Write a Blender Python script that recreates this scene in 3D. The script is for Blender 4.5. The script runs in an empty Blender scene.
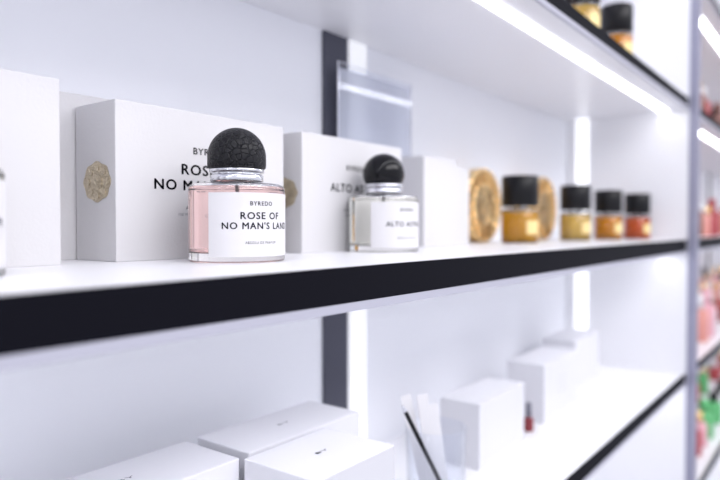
import bpy, bmesh, math, random
from mathutils import Vector, Matrix
random.seed(4)
ZC = 1.40   # eye height; every z below is relative to this level
SC = bpy.context.scene
COL = SC.collection
SC.view_settings.view_transform = 'Standard'
SC.view_settings.look = 'None'
SC.view_settings.exposure = 0.0

# ------------------------------------------------------------ materials
def mat(name, color, rough=0.5, metal=0.0, trans=0.0, ior=1.45, emis=None, estr=0.0, coat=0.0,
        bump=None, vary=0.0, spec=0.5, alpha=1.0):
    m = bpy.data.materials.new(name); m.use_nodes = True
    nt = m.node_tree; b = nt.nodes['Principled BSDF']
    b.inputs['Base Color'].default_value = (*color, 1)
    b.inputs['Roughness'].default_value = rough
    b.inputs['Metallic'].default_value = metal
    b.inputs['Transmission Weight'].default_value = trans
    b.inputs['IOR'].default_value = ior
    b.inputs['Coat Weight'].default_value = coat
    b.inputs['Specular IOR Level'].default_value = spec
    b.inputs['Alpha'].default_value = alpha
    if emis:
        b.inputs['Emission Color'].default_value = (*emis, 1)
        b.inputs['Emission Strength'].default_value = estr
    tc = nt.nodes.new('ShaderNodeTexCoord')
    if vary > 0:
        n = nt.nodes.new('ShaderNodeTexNoise'); n.inputs['Scale'].default_value = 6
        mx = nt.nodes.new('ShaderNodeMix'); mx.data_type = 'RGBA'
        mx.inputs[6].default_value = (*[c*(1-vary) for c in color], 1)
        mx.inputs[7].default_value = (*color, 1)
        nt.links.new(tc.outputs['Object'], n.inputs['Vector'])
        nt.links.new(n.outputs['Fac'], mx.inputs[0])
        nt.links.new(mx.outputs[2], b.inputs['Base Color'])
    if bump:
        kind, scale, strength, dist = bump
        if kind == 'noise':
            t = nt.nodes.new('ShaderNodeTexNoise'); out = 'Fac'; t.inputs['Detail'].default_value = 4
        else:
            t = nt.nodes.new('ShaderNodeTexVoronoi'); t.feature = 'DISTANCE_TO_EDGE'; out = 'Distance'
        t.inputs['Scale'].default_value = scale
        nt.links.new(tc.outputs['Object'], t.inputs['Vector'])
        src = t.outputs[out]
        if kind != 'noise':
            r = nt.nodes.new('ShaderNodeMapRange'); r.inputs['From Max'].default_value = 0.12
            nt.links.new(src, r.inputs['Value']); src = r.outputs['Result']
        bp = nt.nodes.new('ShaderNodeBump'); bp.inputs['Strength'].default_value = strength
        bp.inputs['Distance'].default_value = dist
        nt.links.new(src, bp.inputs['Height'])
        nt.links.new(bp.outputs['Normal'], b.inputs['Normal'])
    return m

def thin_glass(name, tint=(0.97, 0.98, 1.0), edge=0.6):
    """thin-walled clear glass: transparent with gloss growing towards grazing angles"""
    m = bpy.data.materials.new(name); m.use_nodes = True
    nt = m.node_tree; nt.nodes.clear()
    o = nt.nodes.new('ShaderNodeOutputMaterial'); mx = nt.nodes.new('ShaderNodeMixShader')
    t = nt.nodes.new('ShaderNodeBsdfTransparent'); g = nt.nodes.new('ShaderNodeBsdfGlossy')
    f = nt.nodes.new('ShaderNodeLayerWeight'); f.inputs['Blend'].default_value = 0.5
    p = nt.nodes.new('ShaderNodeMath'); p.operation = 'POWER'; p.inputs[1].default_value = 4.0
    q = nt.nodes.new('ShaderNodeMath'); q.operation = 'MULTIPLY_ADD'; q.inputs[1].default_value = edge; q.inputs[2].default_value = 0.04
    t.inputs['Color'].default_value = (*tint, 1); g.inputs['Roughness'].default_value = 0.03
    nt.links.new(f.outputs['Facing'], p.inputs[0]); nt.links.new(p.outputs[0], q.inputs[0])
    nt.links.new(q.outputs[0], mx.inputs[0]); nt.links.new(t.outputs[0], mx.inputs[1])
    nt.links.new(g.outputs[0], mx.inputs[2]); nt.links.new(mx.outputs[0], o.inputs['Surface'])
    return m

M_wall   = mat('wall_paint', (0.87, 0.88, 0.93), 0.55, vary=0.02)
M_shelf  = mat('shelf_white_laminate', (0.885, 0.885, 0.915), 0.35, vary=0.02)
M_black  = mat('shelf_black_edge', (0.003, 0.003, 0.007), 0.65, spec=0.12)
M_alu    = mat('aluminium_profile', (0.50, 0.50, 0.58), 0.5, metal=0.1)
M_post   = mat('post_grey_lacquer', (0.30, 0.30, 0.40), 0.4)
M_dark   = mat('upright_dark_metal', (0.085, 0.087, 0.115), 0.6, metal=0.1, spec=0.2)
M_led    = mat('led_diffuser', (1, 1, 1), 0.5, emis=(0.97, 0.97, 1.0), estr=9.0)
M_ledv   = mat('led_diffuser_soft', (0.9, 0.9, 0.9), 0.5, emis=(0.93, 0.95, 1.0), estr=0.35)
M_ledc   = mat('led_corner', (0.9, 0.9, 0.9), 0.5, emis=(0.93, 0.95, 1.0), estr=1.0)
M_box    = mat('embossed_white_card', (0.70, 0.69, 0.705), 0.65, bump=('noise', 420, 0.25, 0.0006), spec=0.25)
M_boxg   = mat('white_card', (0.72, 0.72, 0.76), 0.5, vary=0.02, spec=0.3)
M_paper  = mat('label_paper', (0.76, 0.75, 0.77), 0.6, spec=0.3)
M_ink    = mat('black_ink', (0.012, 0.012, 0.02), 0.6, spec=0.1)
M_inkg   = mat('grey_ink', (0.16, 0.16, 0.2), 0.6)
M_inkl   = mat('pale_grey_ink', (0.45, 0.45, 0.5), 0.6)
M_glass  = mat('clear_glass', (1, 1, 1), 0.0, trans=1, ior=1.46)
M_thin   = thin_glass('thin_clear_glass')
M_insert = mat('translucent_sign_sheet', (0.75, 0.76, 0.84), 0.4, alpha=0.55)
M_pink   = mat('pink_perfume', (1.0, 0.72, 0.69), 0.0, trans=1, ior=1.35)
M_clear  = mat('pale_perfume', (1.0, 1.0, 0.93), 0.0, trans=1, ior=1.35)
M_amber  = mat('amber_perfume', (1.0, 0.50, 0.02), 0.1, trans=0.30, ior=1.35)
M_yellow = mat('yellow_perfume', (1.0, 0.66, 0.15), 0.1, trans=0.35, ior=1.35)
M_amber2 = mat('deep_amber_perfume', (1.0, 0.40, 0.015), 0.1, trans=0.25, ior=1.35)
M_orange = mat('orange_perfume', (0.95, 0.16, 0.02), 0.1, trans=0.25, ior=1.35)
M_crack  = mat('crackled_black_leather', (0.008, 0.008, 0.011), 0.42, bump=('vor', 210, 0.9, 0.0010), spec=0.35)
M_gloss  = mat('gloss_black', (0.004, 0.004, 0.006), 0.12, spec=0.35)
M_matblk = mat('satin_black', (0.006, 0.006, 0.008), 0.35, spec=0.3)
M_silver = mat('silver_collar', (0.82, 0.83, 0.88), 0.18, metal=1)
M_gold   = mat('polished_gold', (0.90, 0.64, 0.32), 0.25, metal=0.9, bump=('vor', 120, 0.8, 0.001))
M_golde  = mat('gold_foil_emblem', (0.66, 0.57, 0.42), 0.3, metal=0.8, bump=('vor', 330, 1.0, 0.0010))
M_gold_l = mat('gold_label', (0.95, 0.74, 0.34), 0.4, metal=0.2)
M_red    = mat('red_plastic', (0.42, 0.06, 0.07), 0.35)
M_redl   = mat('dark_red_lacquer', (0.22, 0.03, 0.04), 0.35)
M_pinkp  = mat('pink_plastic', (0.78, 0.42, 0.48), 0.4)
M_green  = mat('green_plastic', (0.12, 0.48, 0.18), 0.35)
M_brown  = mat('brown_plastic', (0.24, 0.11, 0.09), 0.35)
M_coral  = mat('coral_plastic', (0.72, 0.32, 0.27), 0.4)
M_floor  = mat('floor_stone', (0.55, 0.55, 0.60), 0.35, vary=0.08)

# ------------------------------------------------------------ builders
def link(ob, parent=None):
    COL.objects.link(ob)
    if parent: ob.parent = parent
    return ob

def empty(name):
    e = bpy.data.objects.new(name, None); e.empty_display_size = 0.03
    return link(e)

def box(name, x0, x1, y0, y1, z0, z1, m, parent=None, bev=0.0, rot=0.0):
    cx, cy, cz = (x0+x1)/2, (y0+y1)/2, (z0+z1)/2
    bm = bmesh.new(); bmesh.ops.create_cube(bm, size=1)
    bmesh.ops.scale(bm, vec=(x1-x0, y1-y0, z1-z0), verts=bm.verts)
    if bev > 0:
        bmesh.ops.bevel(bm, geom=bm.edges[:], offset=bev, segments=3, affect='EDGES', profile=0.7)
    me = bpy.data.meshes.new(name); bm.to_mesh(me); bm.free()
    me.materials.append(m)
    ob = bpy.data.objects.new(name, me)
    ob.location = (cx, cy, cz+ZC); ob.rotation_euler = (0, 0, rot)
    return link(ob, parent)

def lathe(name, loops, m, loc, parent=None, seg=64, smooth_ang=35):
    bm = bmesh.new()
    for prof in loops:
        rings = []
        for (r, z) in prof:
            if r < 1e-6:
                rings.append([bm.verts.new((0, 0, z))])
            else:
                rings.append([bm.verts.new((r*math.cos(2*math.pi*i/seg), r*math.sin(2*math.pi*i/seg), z)) for i in range(seg)])
        for a, b in zip(rings[:-1], rings[1:]):
            for i in range(seg):
                j = (i+1) % seg
                if len(a) == 1 and len(b) == 1: continue
                if len(a) == 1: bm.faces.new((a[0], b[j], b[i]))
                elif len(b) == 1: bm.faces.new((a[i], a[j], b[0]))
                else: bm.faces.new((a[i], a[j], b[j], b[i]))
    for f in bm.faces: f.smooth = True
    for e in bm.edges:
        if len(e.link_faces) == 2 and e.calc_face_angle(0) > math.radians(smooth_ang): e.smooth = False
    me = bpy.data.meshes.new(name); bm.to_mesh(me); bm.free()
    me.materials.append(m)
    ob = bpy.data.objects.new(name, me); ob.location = (loc[0], loc[1], loc[2]+ZC)
    return link(ob, parent)

def arc(cx, cz, r, a0, a1, n):
    return [(cx+r*math.cos(math.radians(a0+(a1-a0)*i/n)), cz+r*math.sin(math.radians(a0+(a1-a0)*i/n))) for i in range(n+1)]

def text_verts(s, width, height, spacing=1.12, bold=0.0):
    """flat text mesh centred at the origin, fitted to width x cap height"""
    cu = bpy.data.curves.new('t', 'FONT'); cu.body = s; cu.size = 1; cu.space_character = spacing
    cu.resolution_u = 3; cu.offset = 0.0
    ob = bpy.data.objects.new('t', cu); COL.objects.link(ob)
    bpy.context.view_layer.update()
    dg = bpy.context.evaluated_depsgraph_get()
    me = bpy.data.meshes.new_from_object(ob.evaluated_get(dg))
    bpy.data.objects.remove(ob)
    xs = [v.co.x for v in me.vertices]; ys = [v.co.y for v in me.vertices]
    x0, x1, y0, y1 = min(xs), max(xs), min(ys), max(ys)
    for v in me.vertices:
        v.co.x = ((v.co.x-x0)/(x1-x0)-0.5)*width
        v.co.y = ((v.co.y-y0)/(y1-y0)-0.5)*height
        v.co.z = 0
    if bold > 0:   # thicken strokes by a second, slightly shifted copy of the letters
        bm = bmesh.new(); bm.from_mesh(me)
        base = bm.verts[:] + bm.edges[:] + bm.faces[:]
        off = bold*height
        for k, (ox, oy) in enumerate(((off, 0), (off*0.5, off*0.6))):
            r = bmesh.ops.duplicate(bm, geom=base)
            for g in r['geom']:
                if isinstance(g, bmesh.types.BMVert):
                    g.co.x += ox; g.co.y += oy
        bm.to_mesh(me); bm.free()
    return me

def text_flat(name, s, width, height, origin, xdir, ydir, m, parent, bold=0.0, spacing=1.12):
    me = text_verts(s, width, height, spacing, bold)
    X, Y, O = Vector(xdir), Vector(ydir), Vector(origin)+Vector((0, 0, ZC))
    for v in me.vertices: v.co = O + X*v.co.x + Y*v.co.y
    me.materials.clear(); me.materials.append(m); me.name = name
    return link(bpy.data.objects.new(name, me), parent)

def text_curved(name, s, width, height, centre, R, ang, z, m, parent, bold=0.0, spacing=1.12):
    me = text_verts(s, width, height, spacing, bold)
    for v in me.vertices:
        a = ang + v.co.x/R
        v.co = Vector((centre[0]+R*math.cos(a), centre[1]+R*math.sin(a), centre[2]+z+v.co.y+ZC))
    me.materials.clear(); me.materials.append(m); me.name = name
    return link(bpy.data.objects.new(name, me), parent)

def curved_sheet(name, centre, R, ang, half, z0, z1, m, parent, th=0.0003, n=40):
    bm = bmesh.new(); cols = []
    for i in range(n+1):
        a = ang-half+2*half*i/n
        cols.append([bm.verts.new((centre[0]+r*math.cos(a), centre[1]+r*math.sin(a), centre[2]+z+ZC))
                     for (r, z) in ((R, z0), (R, z1), (R+th, z1), (R+th, z0))])
    for a, b in zip(cols[:-1], cols[1:]):
        for k in range(4):
            l = (k+1) % 4
            bm.faces.new((a[k], b[k], b[l], a[l]))
    bm.faces.new(cols[0]); bm.faces.new(cols[-1][::-1])
    bmesh.ops.recalc_face_normals(bm, faces=bm.faces)
    me = bpy.data.meshes.new(name); bm.to_mesh(me); bm.free(); me.materials.append(m)
    return link(bpy.data.objects.new(name, me), parent)

def tube(name, p0, p1, r, m, parent, r2=None, seg=16):
    p0, p1 = Vector(p0), Vector(p1); d = p1-p0
    bm = bmesh.new()
    bmesh.ops.create_cone(bm, cap_ends=True, segments=seg, radius1=r, radius2=r if r2 is None else r2, depth=d.length)
    me = bpy.data.meshes.new(name); bm.to_mesh(me); bm.free(); me.materials.append(m)
    ob = bpy.data.objects.new(name, me)
    ob.matrix_world = Matrix.Translation((p0+p1)/2+Vector((0, 0, ZC))) @ d.to_track_quat('Z', 'Y').to_matrix().to_4x4()
    link(ob); ob.parent = parent
    return ob

# ------------------------------------------------------------ room shell
YF, YW = 0.265, 0.515          # shelf front and wall plane
XL, XD, XR = -0.62, 1.45, 4.0  # unit left end, divider, right end
box('wall_back', -2.2, 5.2, YW, YW+0.12, -ZC, 1.4, M_wall)
box('floor', -2.2, 5.2, -3.0, YW+0.12, -ZC-0.05, -ZC, M_floor)

# ------------------------------------------------------------ shelving unit
unit = empty('display_shelving_unit')
SH = -0.027                     # main shelf top
tops = [SH+0.289+0.285, SH+0.289, SH, -0.305, -0.585, -0.865, -1.145]
thick = [0.0235, 0.0235, 0.0300, 0.0235, 0.0235, 0.0235, 0.0235]
for bi, (xa, xb) in enumerate(((XL, XD), (XD+0.02, XR))):
    for i, zt in enumerate(tops):
        zb = zt-thick[i]
        box(f'shelf_board_{bi}_{i}', xa, xb, YF+0.003, YW, zb, zt, M_shelf, unit)
        box(f'shelf_edge_black_{bi}_{i}', xa, xb, YF, YF+0.003, zb+0.0056, zt-0.0006, M_black, unit)
        box(f'shelf_edge_profile_{bi}_{i}', xa, xb, YF-0.0006, YF+0.003, zb-0.0003, zb+0.0056, M_alu, unit)
        box(f'shelf_led_{bi}_{i}', xa+0.004, xb-0.01, 0.302, 0.314, zb-0.0022, zb+0.001, M_led, unit)
box('side_panel', XD, XD+0.02, YF-0.002, YW, -ZC+0.02, 0.95, M_shelf, unit)
box('front_post', XD-0.001, XD+0.021, 0.246, YF-0.002, -ZC, 0.95, M_post, unit, bev=0.001)
box('side_panel_left', XL-0.02, XL, 0.246, YW, -ZC, 0.95, M_shelf, unit)
box('side_panel_right', XR, XR+0.02, 0.246, YW, -ZC, 0.95, M_shelf, unit)
box('plinth', XL, XR, YF+0.02, YW, -ZC, -1.1685, M_shelf, unit)
for i in range(len(tops)-1):
    z1 = tops[i]-thick[i]; z0 = tops[i+1]
    for k, xo in enumerate((0.0, 0.9*2, 0.9*3)):
        box(f'upright_channel_{k}_{i}', 0.597+xo, 0.642+xo, YW-0.004, YW, z0, z1, M_dark, unit)
        box(f'upright_light_{k}_{i}', 0.648+xo, 0.684+xo, YW-0.003, YW, z0, z1, M_ledv, unit)
    box(f'corner_light_{i}', XD-0.004, XD, 0.466, 0.492, z0, z1, M_ledc, unit)

# ------------------------------------------------------------ signature perfume bottles
def big_bottle(x, y, z, liquid, capkind, ang_deg, line1, line2, w1, w2):
    root = empty('perfume_bottle'); c = (x, y, z); R = 0.037
    outer = [(0, 0.0010), (0.032, 0.0005), (0.0345, 0.0)] + arc(R-0.002, 0.002, 0.002, -90, 0, 5) + \
            arc(R-0.0048, 0.0545, 0.0048, 0, 82, 8) + [(0.018, 0.0603), (0.0135, 0.0608), (0.0135, 0.0650), (0, 0.0650)]
    Rc = 0.0347
    cav = [(0, 0.0603)] + [(0.009, 0.0603), (0.010, 0.0580), (0.022, 0.0578)] + arc(Rc-0.004, 0.0535, 0.004, 80, 0, 6) + \
          arc(Rc-0.004, 0.0110, 0.004, 0, -90, 6) + [(0, 0.0070)]
    lathe('glass_body', [outer, cav], M_glass, c, root)
    rl = Rc+0.0002
    liq = [(0, 0.0068)] + arc(rl-0.004, 0.0108, 0.004, -90, 0, 6) + arc(rl-0.004, 0.0535, 0.004, 0, 42, 5) + [(0, 0.0562)]
    lathe('perfume_liquid', [liq], liquid, c, root)
    lathe('dip_tube', [[(0, 0.010), (0.0011, 0.010), (0.0011, 0.062), (0, 0.062)]], M_paper, c, root, seg=12)
    lathe('collar', [[(0, 0.0612), (0.0200, 0.0612), (0.0205, 0.0618), (0.0205, 0.0660), (0.0192, 0.0664),
                      (0.0192, 0.0680), (0.0212, 0.0684), (0.0212, 0.0712), (0, 0.0712)]], M_silver, c, root)
    if capkind == 'crack':
        prof = [(0, 0.0714), (0.0214, 0.0714), (0.0223, 0.0722), (0.0226, 0.0740), (0.0226, 0.0790)]
        prof += [(0.0226*math.cos(t), 0.0800+0.0233*math.sin(t)) for t in [math.pi/2*i/16 for i in range(1, 16)]] + [(0, 0.1033)]
        lathe('domed_cap', [prof], M_crack, c, root)
    else:
        prof = [(0, 0.0714), (0.0185, 0.0714)]
        prof += [(0.0226*math.cos(t), 0.0828+0.0215*math.sin(t)) for t in [(-0.55+ (math.pi/2+0.55)*i/20) for i in range(20)]] + [(0, 0.1043)]
        lathe('domed_cap', [prof], M_gloss, c, root)
    a = math.radians(ang_deg)
    curved_sheet('label', c, R+0.0001, a, math.radians(62), 0.0045, 0.0515, M_paper, root)
    Rt = R+0.0005
    text_curved('label_text_top', 'BYREDO', 0.0185, 0.0031, c, Rt, a, 0.0435, M_ink, root, 0.05, 1.2)
    if line1:
        text_curved('label_text_1', line1, w1, 0.0050, c, Rt, a, 0.0345, M_ink, root, 0.07, 1.15)
        text_curved('label_text_2', line2, w2, 0.0050, c, Rt, a, 0.0272, M_ink, root, 0.07, 1.15)
    else:
        text_curved('label_text_2', line2, w2, 0.0048, c, Rt, a, 0.0290, M_ink, root, 0.06, 1.15)
    text_curved('label_text_small', 'ABSOLU DE PARFUM', 0.026, 0.0019, c, Rt, a, 0.0148, M_ink, root, 0.0, 1.2)
    return root

big_bottle(0.339, 0.380, SH, M_pink, 'crack', 257, 'ROSE OF', "NO MAN'S LAND", 0.033, 0.060)
big_bottle(0.561, 0.397, SH, M_clear, 'gloss', 257, None, 'ALTO ASTRAL', 0, 0.050)
big_bottle(0.129, 0.387, SH, M_clear, 'gloss', 278, None, 'EAU DE PARFUM', 0, 0.050)

# ------------------------------------------------------------ boxed perfumes
def emblem(name, x, y, z, R, parent):
    bm = bmesh.new()
    def layer(pts, h):
        top = [bm.verts.new((x-h, y-a*1.22, z+b+ZC)) for a, b in pts]
        bot = [bm.verts.new((x, y-a*1.22, z+b+ZC)) for a, b in pts]
        bm.faces.new(top); n = len(pts)
        for i in range(n):
            j = (i+1) % n; bm.faces.new((top[i], bot[i], bot[j], top[j]))
    circ = lambda cx, cy, r, n=40: [(cx+r*math.cos(2*math.pi*i/n), cy+r*math.sin(2*math.pi*i/n)) for i in range(n)]
    layer([(R*(0.90+0.035*math.cos(8*2*math.pi*i/96))*math.cos(2*math.pi*i/96), R*(0.90+0.035*math.cos(8*2*math.pi*i/96))*math.sin(2*math.pi*i/96)) for i in range(96)], 0.0003)
    for k in range(8):
        t = math.pi/4*k
        layer(circ(R*0.62*math.cos(t), R*0.62*math.sin(t), R*0.17, 20), 0.0009)
    layer(circ(0, 0, R*0.36), 0.0009)
    layer(circ(0, 0, R*0.18), 0.0014)
    bmesh.ops.recalc_face_normals(bm, faces=bm.faces)
    me = bpy.data.meshes.new(name); bm.to_mesh(me); bm.free(); me.materials.append(M_golde)
    return link(bpy.data.objects.new(name, me), parent)

def carton(x0, x1, y0, y1, z0, z1, lines=(), has_emblem=False, m=None):
    root = empty('perfume_box'); m = m or M_box
    box('carton', x0, x1, y0, y1, z0, z1, m, root, bev=0.0011)
    cx = (x0+x1)/2
    for i, (s, w, h, z, b, ink) in enumerate(lines):
        text_flat(f'print_{i}', s, w, h, (cx, y0-0.00025, z), (1, 0, 0), (0, 0, 1), ink, root, b, 1.15)
    if has_emblem:
        emblem('emblem', x0-0.0002, (y0+y1)/2-0.003, z0+(z1-z0)*0.50, 0.0170, root)
    return root

carton(0.040, 0.226, 0.433, 0.490, SH, 0.101)
carton(0.256, 0.400, 0.493, 0.513, SH, 0.106)
carton(0.269, 0.4475, 0.435, 0.491, SH, 0.0950, (
    ('BYREDO', 0.036, 0.0055, 0.0625, 0.05, M_ink), ('ROSE OF', 0.060, 0.0085, 0.0465, 0.08, M_ink),
    ("NO MAN'S LAND", 0.112, 0.0085, 0.0335, 0.08, M_ink), ('ABSOLU DE PARFUM', 0.052, 0.0028, 0.0150, 0.0, M_ink),
    ('100 ML  3.3 FL OZ  PERFUME EXTRACT', 0.066, 0.0024, 0.0095, 0.0, M_inkg)), True)
carton(0.468, 0.645, 0.430, 0.486, SH, 0.0935, (
    ('BYREDO', 0.036, 0.0055, 0.0625, 0.05, M_ink),
    ('ALTO ASTRAL', 0.090, 0.0085, 0.0405, 0.08, M_ink),
    ('EAU DE PARFUM', 0.046, 0.0028, 0.0170, 0.0, M_inkg), ('100 ML  3.3 FL OZ', 0.040, 0.0024, 0.0115, 0.0, M_inkg)), True)
carton(0.712, 0.800, 0.440, 0.500, SH, 0.092)
carton(0.812, 0.856, 0.450, 0.505, SH, 0.085)

# acrylic sign holder
sg = empty('acrylic_sign_holder')
box('acrylic_front', 0.607, 0.768, 0.4965, 0.4975, SH, 0.200, M_thin, sg)
box('printed_sheet', 0.609, 0.766, 0.4980, 0.4984, SH+0.002, 0.194, M_insert, sg)
box('acrylic_foot', 0.607, 0.768, 0.4984, 0.5105, SH, SH+0.002, M_thin, sg)
box('edge_top', 0.607, 0.768, 0.4962, 0.4980, 0.1998, 0.2008, M_silver, sg)
box('edge_left', 0.6062, 0.6070, 0.4962, 0.4980, SH, 0.2008, M_silver, sg)
box('edge_right', 0.7680, 0.7688, 0.4962, 0.4980, SH, 0.2008, M_silver, sg)
for i in range(5):
    text_flat(f'sign_text_{i}', ('SPECIAL SELECTION', 'PERFUME OF THE MONTH', 'EAU DE PARFUM', 'NEW COLLECTION', 'ASK FOR A TESTER')[i],
              0.05, 0.003, (0.700, 0.4978, 0.150-i*0.012), (1, 0, 0), (0, 0, 1), M_inkl, sg)

# ------------------------------------------------------------ small amber bottles with black caps
def small_bottle(x, y, z, liquid, s=1.0, label=M_gold_l, k=1.0):
    root = empty('amber_perfume_bottle'); c = (x, y, z); R = 0.0285*s
    def S(p): return [(r*s, zz*s*k) for r, zz in p]
    lathe('glass_body', [S([(0, 0)]+[(0.0270, 0), (0.0285, 0.0015), (0.0285, 0.0520), (0.0270, 0.0535), (0.012, 0.0540), (0.012, 0.0575), (0, 0.0575)]),
                         S([(0, 0.0510), (0.0272, 0.0510), (0.0272, 0.0050), (0, 0.0050)])], M_glass, c, root, 48)
    lathe('perfume_liquid', [S([(0, 0.0048), (0.0274, 0.0048), (0.0274, 0.0490), (0, 0.0490)])], liquid, c, root, 48)
    lathe('cap', [S([(0, 0.0576), (0.0275, 0.0576), (0.0285, 0.0586), (0.0285, 0.1045), (0.0272, 0.1058), (0, 0.1058)])], M_matblk, c, root, 48)
    curved_sheet('label', c, R+0.0001, math.radians(250), math.radians(26), 0.014*s*k, 0.036*s*k, label, root)
    return root
small_bottle(0.960, 0.415, SH, M_amber)
small_bottle(1.198, 0.408, SH, M_yellow, 0.97)
small_bottle(1.306, 0.380, SH, M_amber2, 0.92)
small_bottle(1.392, 0.347, SH, M_orange, 0.88)
zt = SH+0.289
small_bottle(1.085, 0.305, zt, M_amber2, 0.88)
small_bottle(0.915, 0.305, zt, M_yellow, 0.88)

# round gold boxes
def round_gold(x, y, z, R, th=0.022):
    root = empty('round_gold_ornament')
    def lz(name, prof, m):
        ob = lathe(name, [prof], m, (x, y, z), root, 64); ob.rotation_euler = (math.radians(90), 0, 0); return ob
    lz('disc', [(0, -th/2), (R*0.97, -th/2), (R, -th/2+0.003), (R, th/2-0.002), (R*0.985, th/2), (R*0.90, th/2), (R*0.88, th/2-0.003),
                (R*0.60, th/2-0.003), (R*0.57, th/2), (R*0.52, th/2), (R*0.50, th/2-0.002), (R*0.2, th/2-0.001), (0, th/2+0.002)], M_gold)
    for i in range(20):
        t = 2*math.pi*i/20
        p0 = (x+R*0.58*math.cos(t), y-th/2+0.001, z+R*0.58*math.sin(t))
        p1 = (x+R*0.90*math.cos(t+0.16), y-th/2+0.001, z+R*0.90*math.sin(t+0.16))
        tube(f'fret_{i}', p0, p1, 0.0022, M_gold, root, seg=8)
    return root
round_gold(0.940, 0.476, SH+0.060, 0.060)
round_gold(1.180, 0.470, SH+0.060, 0.060)

# ------------------------------------------------------------ lower shelf
LS = -0.305
def flat_box(x0, x1, y0, y1, top, tx=None, rot=0.0):
    root = empty('gift_box')
    box('base', x0+0.001, x1-0.001, y0+0.001, y1-0.001, LS, top-0.03, M_boxg, root, bev=0.001)
    box('lid', x0, x1, y0, y1, top-0.031, top, M_boxg, root, bev=0.0014)
    cx, cy = (x0+x1)/2, (y0+y1)/2
    if tx: text_flat('print', tx, 0.014, 0.0035, (cx, cy, top+0.0003), (1, 0, 0), (0, 1, 0), M_inkg, root, 0.05)
    return root
flat_box(0.185, 0.344, 0.384, 0.452, -0.185, 'BY')
flat_box(0.356, 0.504, 0.386, 0.452, -0.185, 'BY')
flat_box(0.345, 0.445, 0.303, 0.380, -0.185, 'BY')
tl = lambda z, n: tuple(('EAU DE PARFUM', 0.05*n, 0.0025, z-0.011*i, 0.0, M_inkl) for i in range(3))
carton(0.720, 0.858, 0.363, 0.420, LS, -0.222, m=M_boxg)
carton(0.951, 1.105, 0.370, 0.432, LS, -0.214, tl(-0.245, 0.8), m=M_boxg)
carton(1.180, 1.320, 0.400, 0.465, LS, -0.212, m=M_boxg)
rb = empty('nail_polish_bottle')
lathe('body', [[(0, 0), (0.0065, 0), (0.0075, 0.001), (0.0075, 0.018), (0.0045, 0.021), (0, 0.021)]], M_redl, (0.905, 0.376, LS), rb, 32)
lathe('cap', [[(0, 0.021), (0.0045, 0.021), (0.004, 0.042), (0, 0.043)]], M_inkg, (0.905, 0.376, LS), rb, 32)

# glass jar with tester strips and pencil
jx, jy = 0.572, 0.338
jar = empty('glass_jar')
lathe('jar_glass', [[(0, 0), (0.028, 0), (0.030, 0.002), (0.0315, 0.098), (0.0310, 0.0985), (0.0300, 0.098), (0.0285, 0.006), (0, 0.006)]],
      M_thin, (jx, jy, LS), jar, 48)
st = empty('paper_blotter_strips')
for i, (dx, dy, lx, ly, h) in enumerate(((-0.004, 0.004, -0.020, 0.018, 0.131), (0.004, 0.0, -0.010, 0.014, 0.128), (-0.008, -0.004, -0.012, 0.008, 0.134), (0.010, -0.008, -0.004, 0.016, 0.118))):
    p0 = Vector((jx+dx, jy+dy, LS+0.008+ZC)); p1 = Vector((jx+dx+lx, jy+dy+ly, LS+h+ZC))
    d = (p1-p0).normalized(); side = Vector((0.75, -0.6, 0)); side = (side - d*side.dot(d)).normalized(); nn = d.cross(side)
    bm = bmesh.new(); w = 0.0055; t = 0.0004
    vs = [[bm.verts.new(p+side*a*w+nn*b*t) for a, b in ((-1, -1), (1, -1), (1, 1), (-1, 1))] for p in (p0, p1)]
    for q in range(4):
        r = (q+1) % 4; bm.faces.new((vs[0][q], vs[0][r], vs[1][r], vs[1][q]))
    bm.faces.new(vs[0][::-1]); bm.faces.new(vs[1])
    bmesh.ops.recalc_face_normals(bm, faces=bm.faces)
    me = bpy.data.meshes.new('strip'); bm.to_mesh(me); bm.free(); me.materials.append(M_paper)
    link(bpy.data.objects.new(f'strip_{i}', me), st)
pn = empty('black_pencil')
tube('pencil_barrel', (jx+0.004, jy-0.020, LS+0.012), (jx-0.046, jy+0.008, LS+0.122), 0.0022, M_matblk, pn)
tube('pencil_tip', (jx-0.046, jy+0.008, LS+0.122), (jx-0.0488, jy+0.0096, LS+0.128), 0.0022, M_silver, pn, 0.0006)

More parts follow.
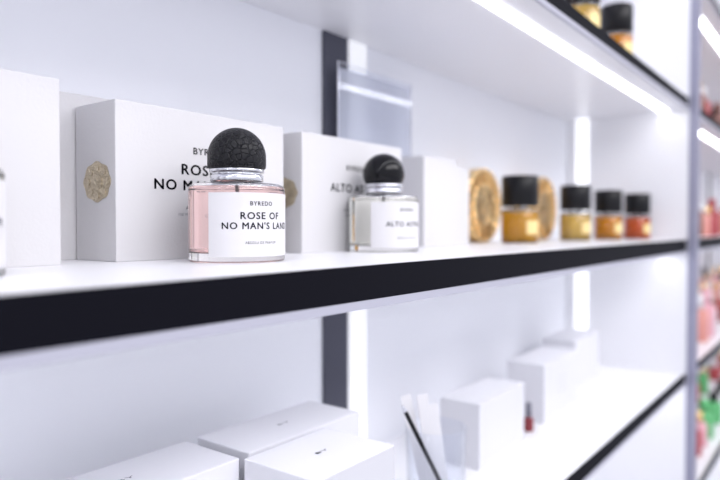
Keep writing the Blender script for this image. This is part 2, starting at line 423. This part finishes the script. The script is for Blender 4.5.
# ------------------------------------------------------------ coloured cosmetics in the next bay
pal = {0: [M_red, M_brown, M_coral, M_brown], 1: [M_brown, M_gold, M_red, M_brown], 2: [M_brown, M_red, M_brown, M_coral],
       3: [M_pinkp, M_coral, M_red, M_pinkp, M_paper], 4: [M_pinkp, M_green, M_paper, M_red, M_pinkp]}
for i, zt_ in enumerate(tops[:5]):
    root = empty('cosmetic_bottle_row')
    x = 1.56; k = 0
    while x < 3.6:
        for y in (0.315, 0.400, 0.470):
            if random.random() < 0.25: continue
            m = random.choice(pal[i]); h = random.uniform(0.07, 0.11)*(1.25 if i == 3 else 1.0); r = random.uniform(0.016, 0.026)
            p = (x+random.uniform(-0.008, 0.008), y, zt_)
            lathe(f'bottle_{k}', [[(0, 0), (r*0.95, 0), (r, 0.002), (r, h*0.62), (r*0.6, h*0.70), (0, h*0.70)]], m, p, root, 24)
            lathe(f'bottle_cap_{k}', [[(0, h*0.70), (r*0.55, h*0.70), (r*0.5, h), (0, h)]], random.choice([M_paper, M_matblk, m, M_gold]), p, root, 24)
            k += 1
        x += 0.085

# ------------------------------------------------------------ light
w = bpy.data.worlds.new('store_ambient'); SC.world = w; w.use_nodes = True
bg = w.node_tree.nodes['Background']
bg.inputs['Color'].default_value = (0.89, 0.90, 1.0, 1); bg.inputs['Strength'].default_value = 0.93
def area(name, loc, target, sx, sy, e, col=(1, 1, 1)):
    l = bpy.data.lights.new(name, 'AREA'); l.shape = 'RECTANGLE'; l.size = sx; l.size_y = sy; l.energy = e; l.color = col
    o = bpy.data.objects.new(name, l); o.location = loc
    o.rotation_euler = (Vector(target)-Vector(loc)).to_track_quat('-Z', 'Y').to_euler(); COL.objects.link(o)
area('ceiling_lamp', (0.6, -1.4, 2.7), (0.6, 0.5, 1.3), 3.0, 0.8, 37, (1, 0.98, 1))

# ------------------------------------------------------------ camera
cam = bpy.data.cameras.new('camera'); co = bpy.data.objects.new('camera', cam); COL.objects.link(co)
co.location = (0, 0, ZC)
co.rotation_euler = (math.radians(90-1.25), 0, math.radians(37.4-90))
cam.lens = 32; cam.sensor_width = 36; cam.clip_start = 0.01
cam.dof.use_dof = True; cam.dof.focus_distance = 0.485; cam.dof.aperture_fstop = 3.4
SC.camera = co
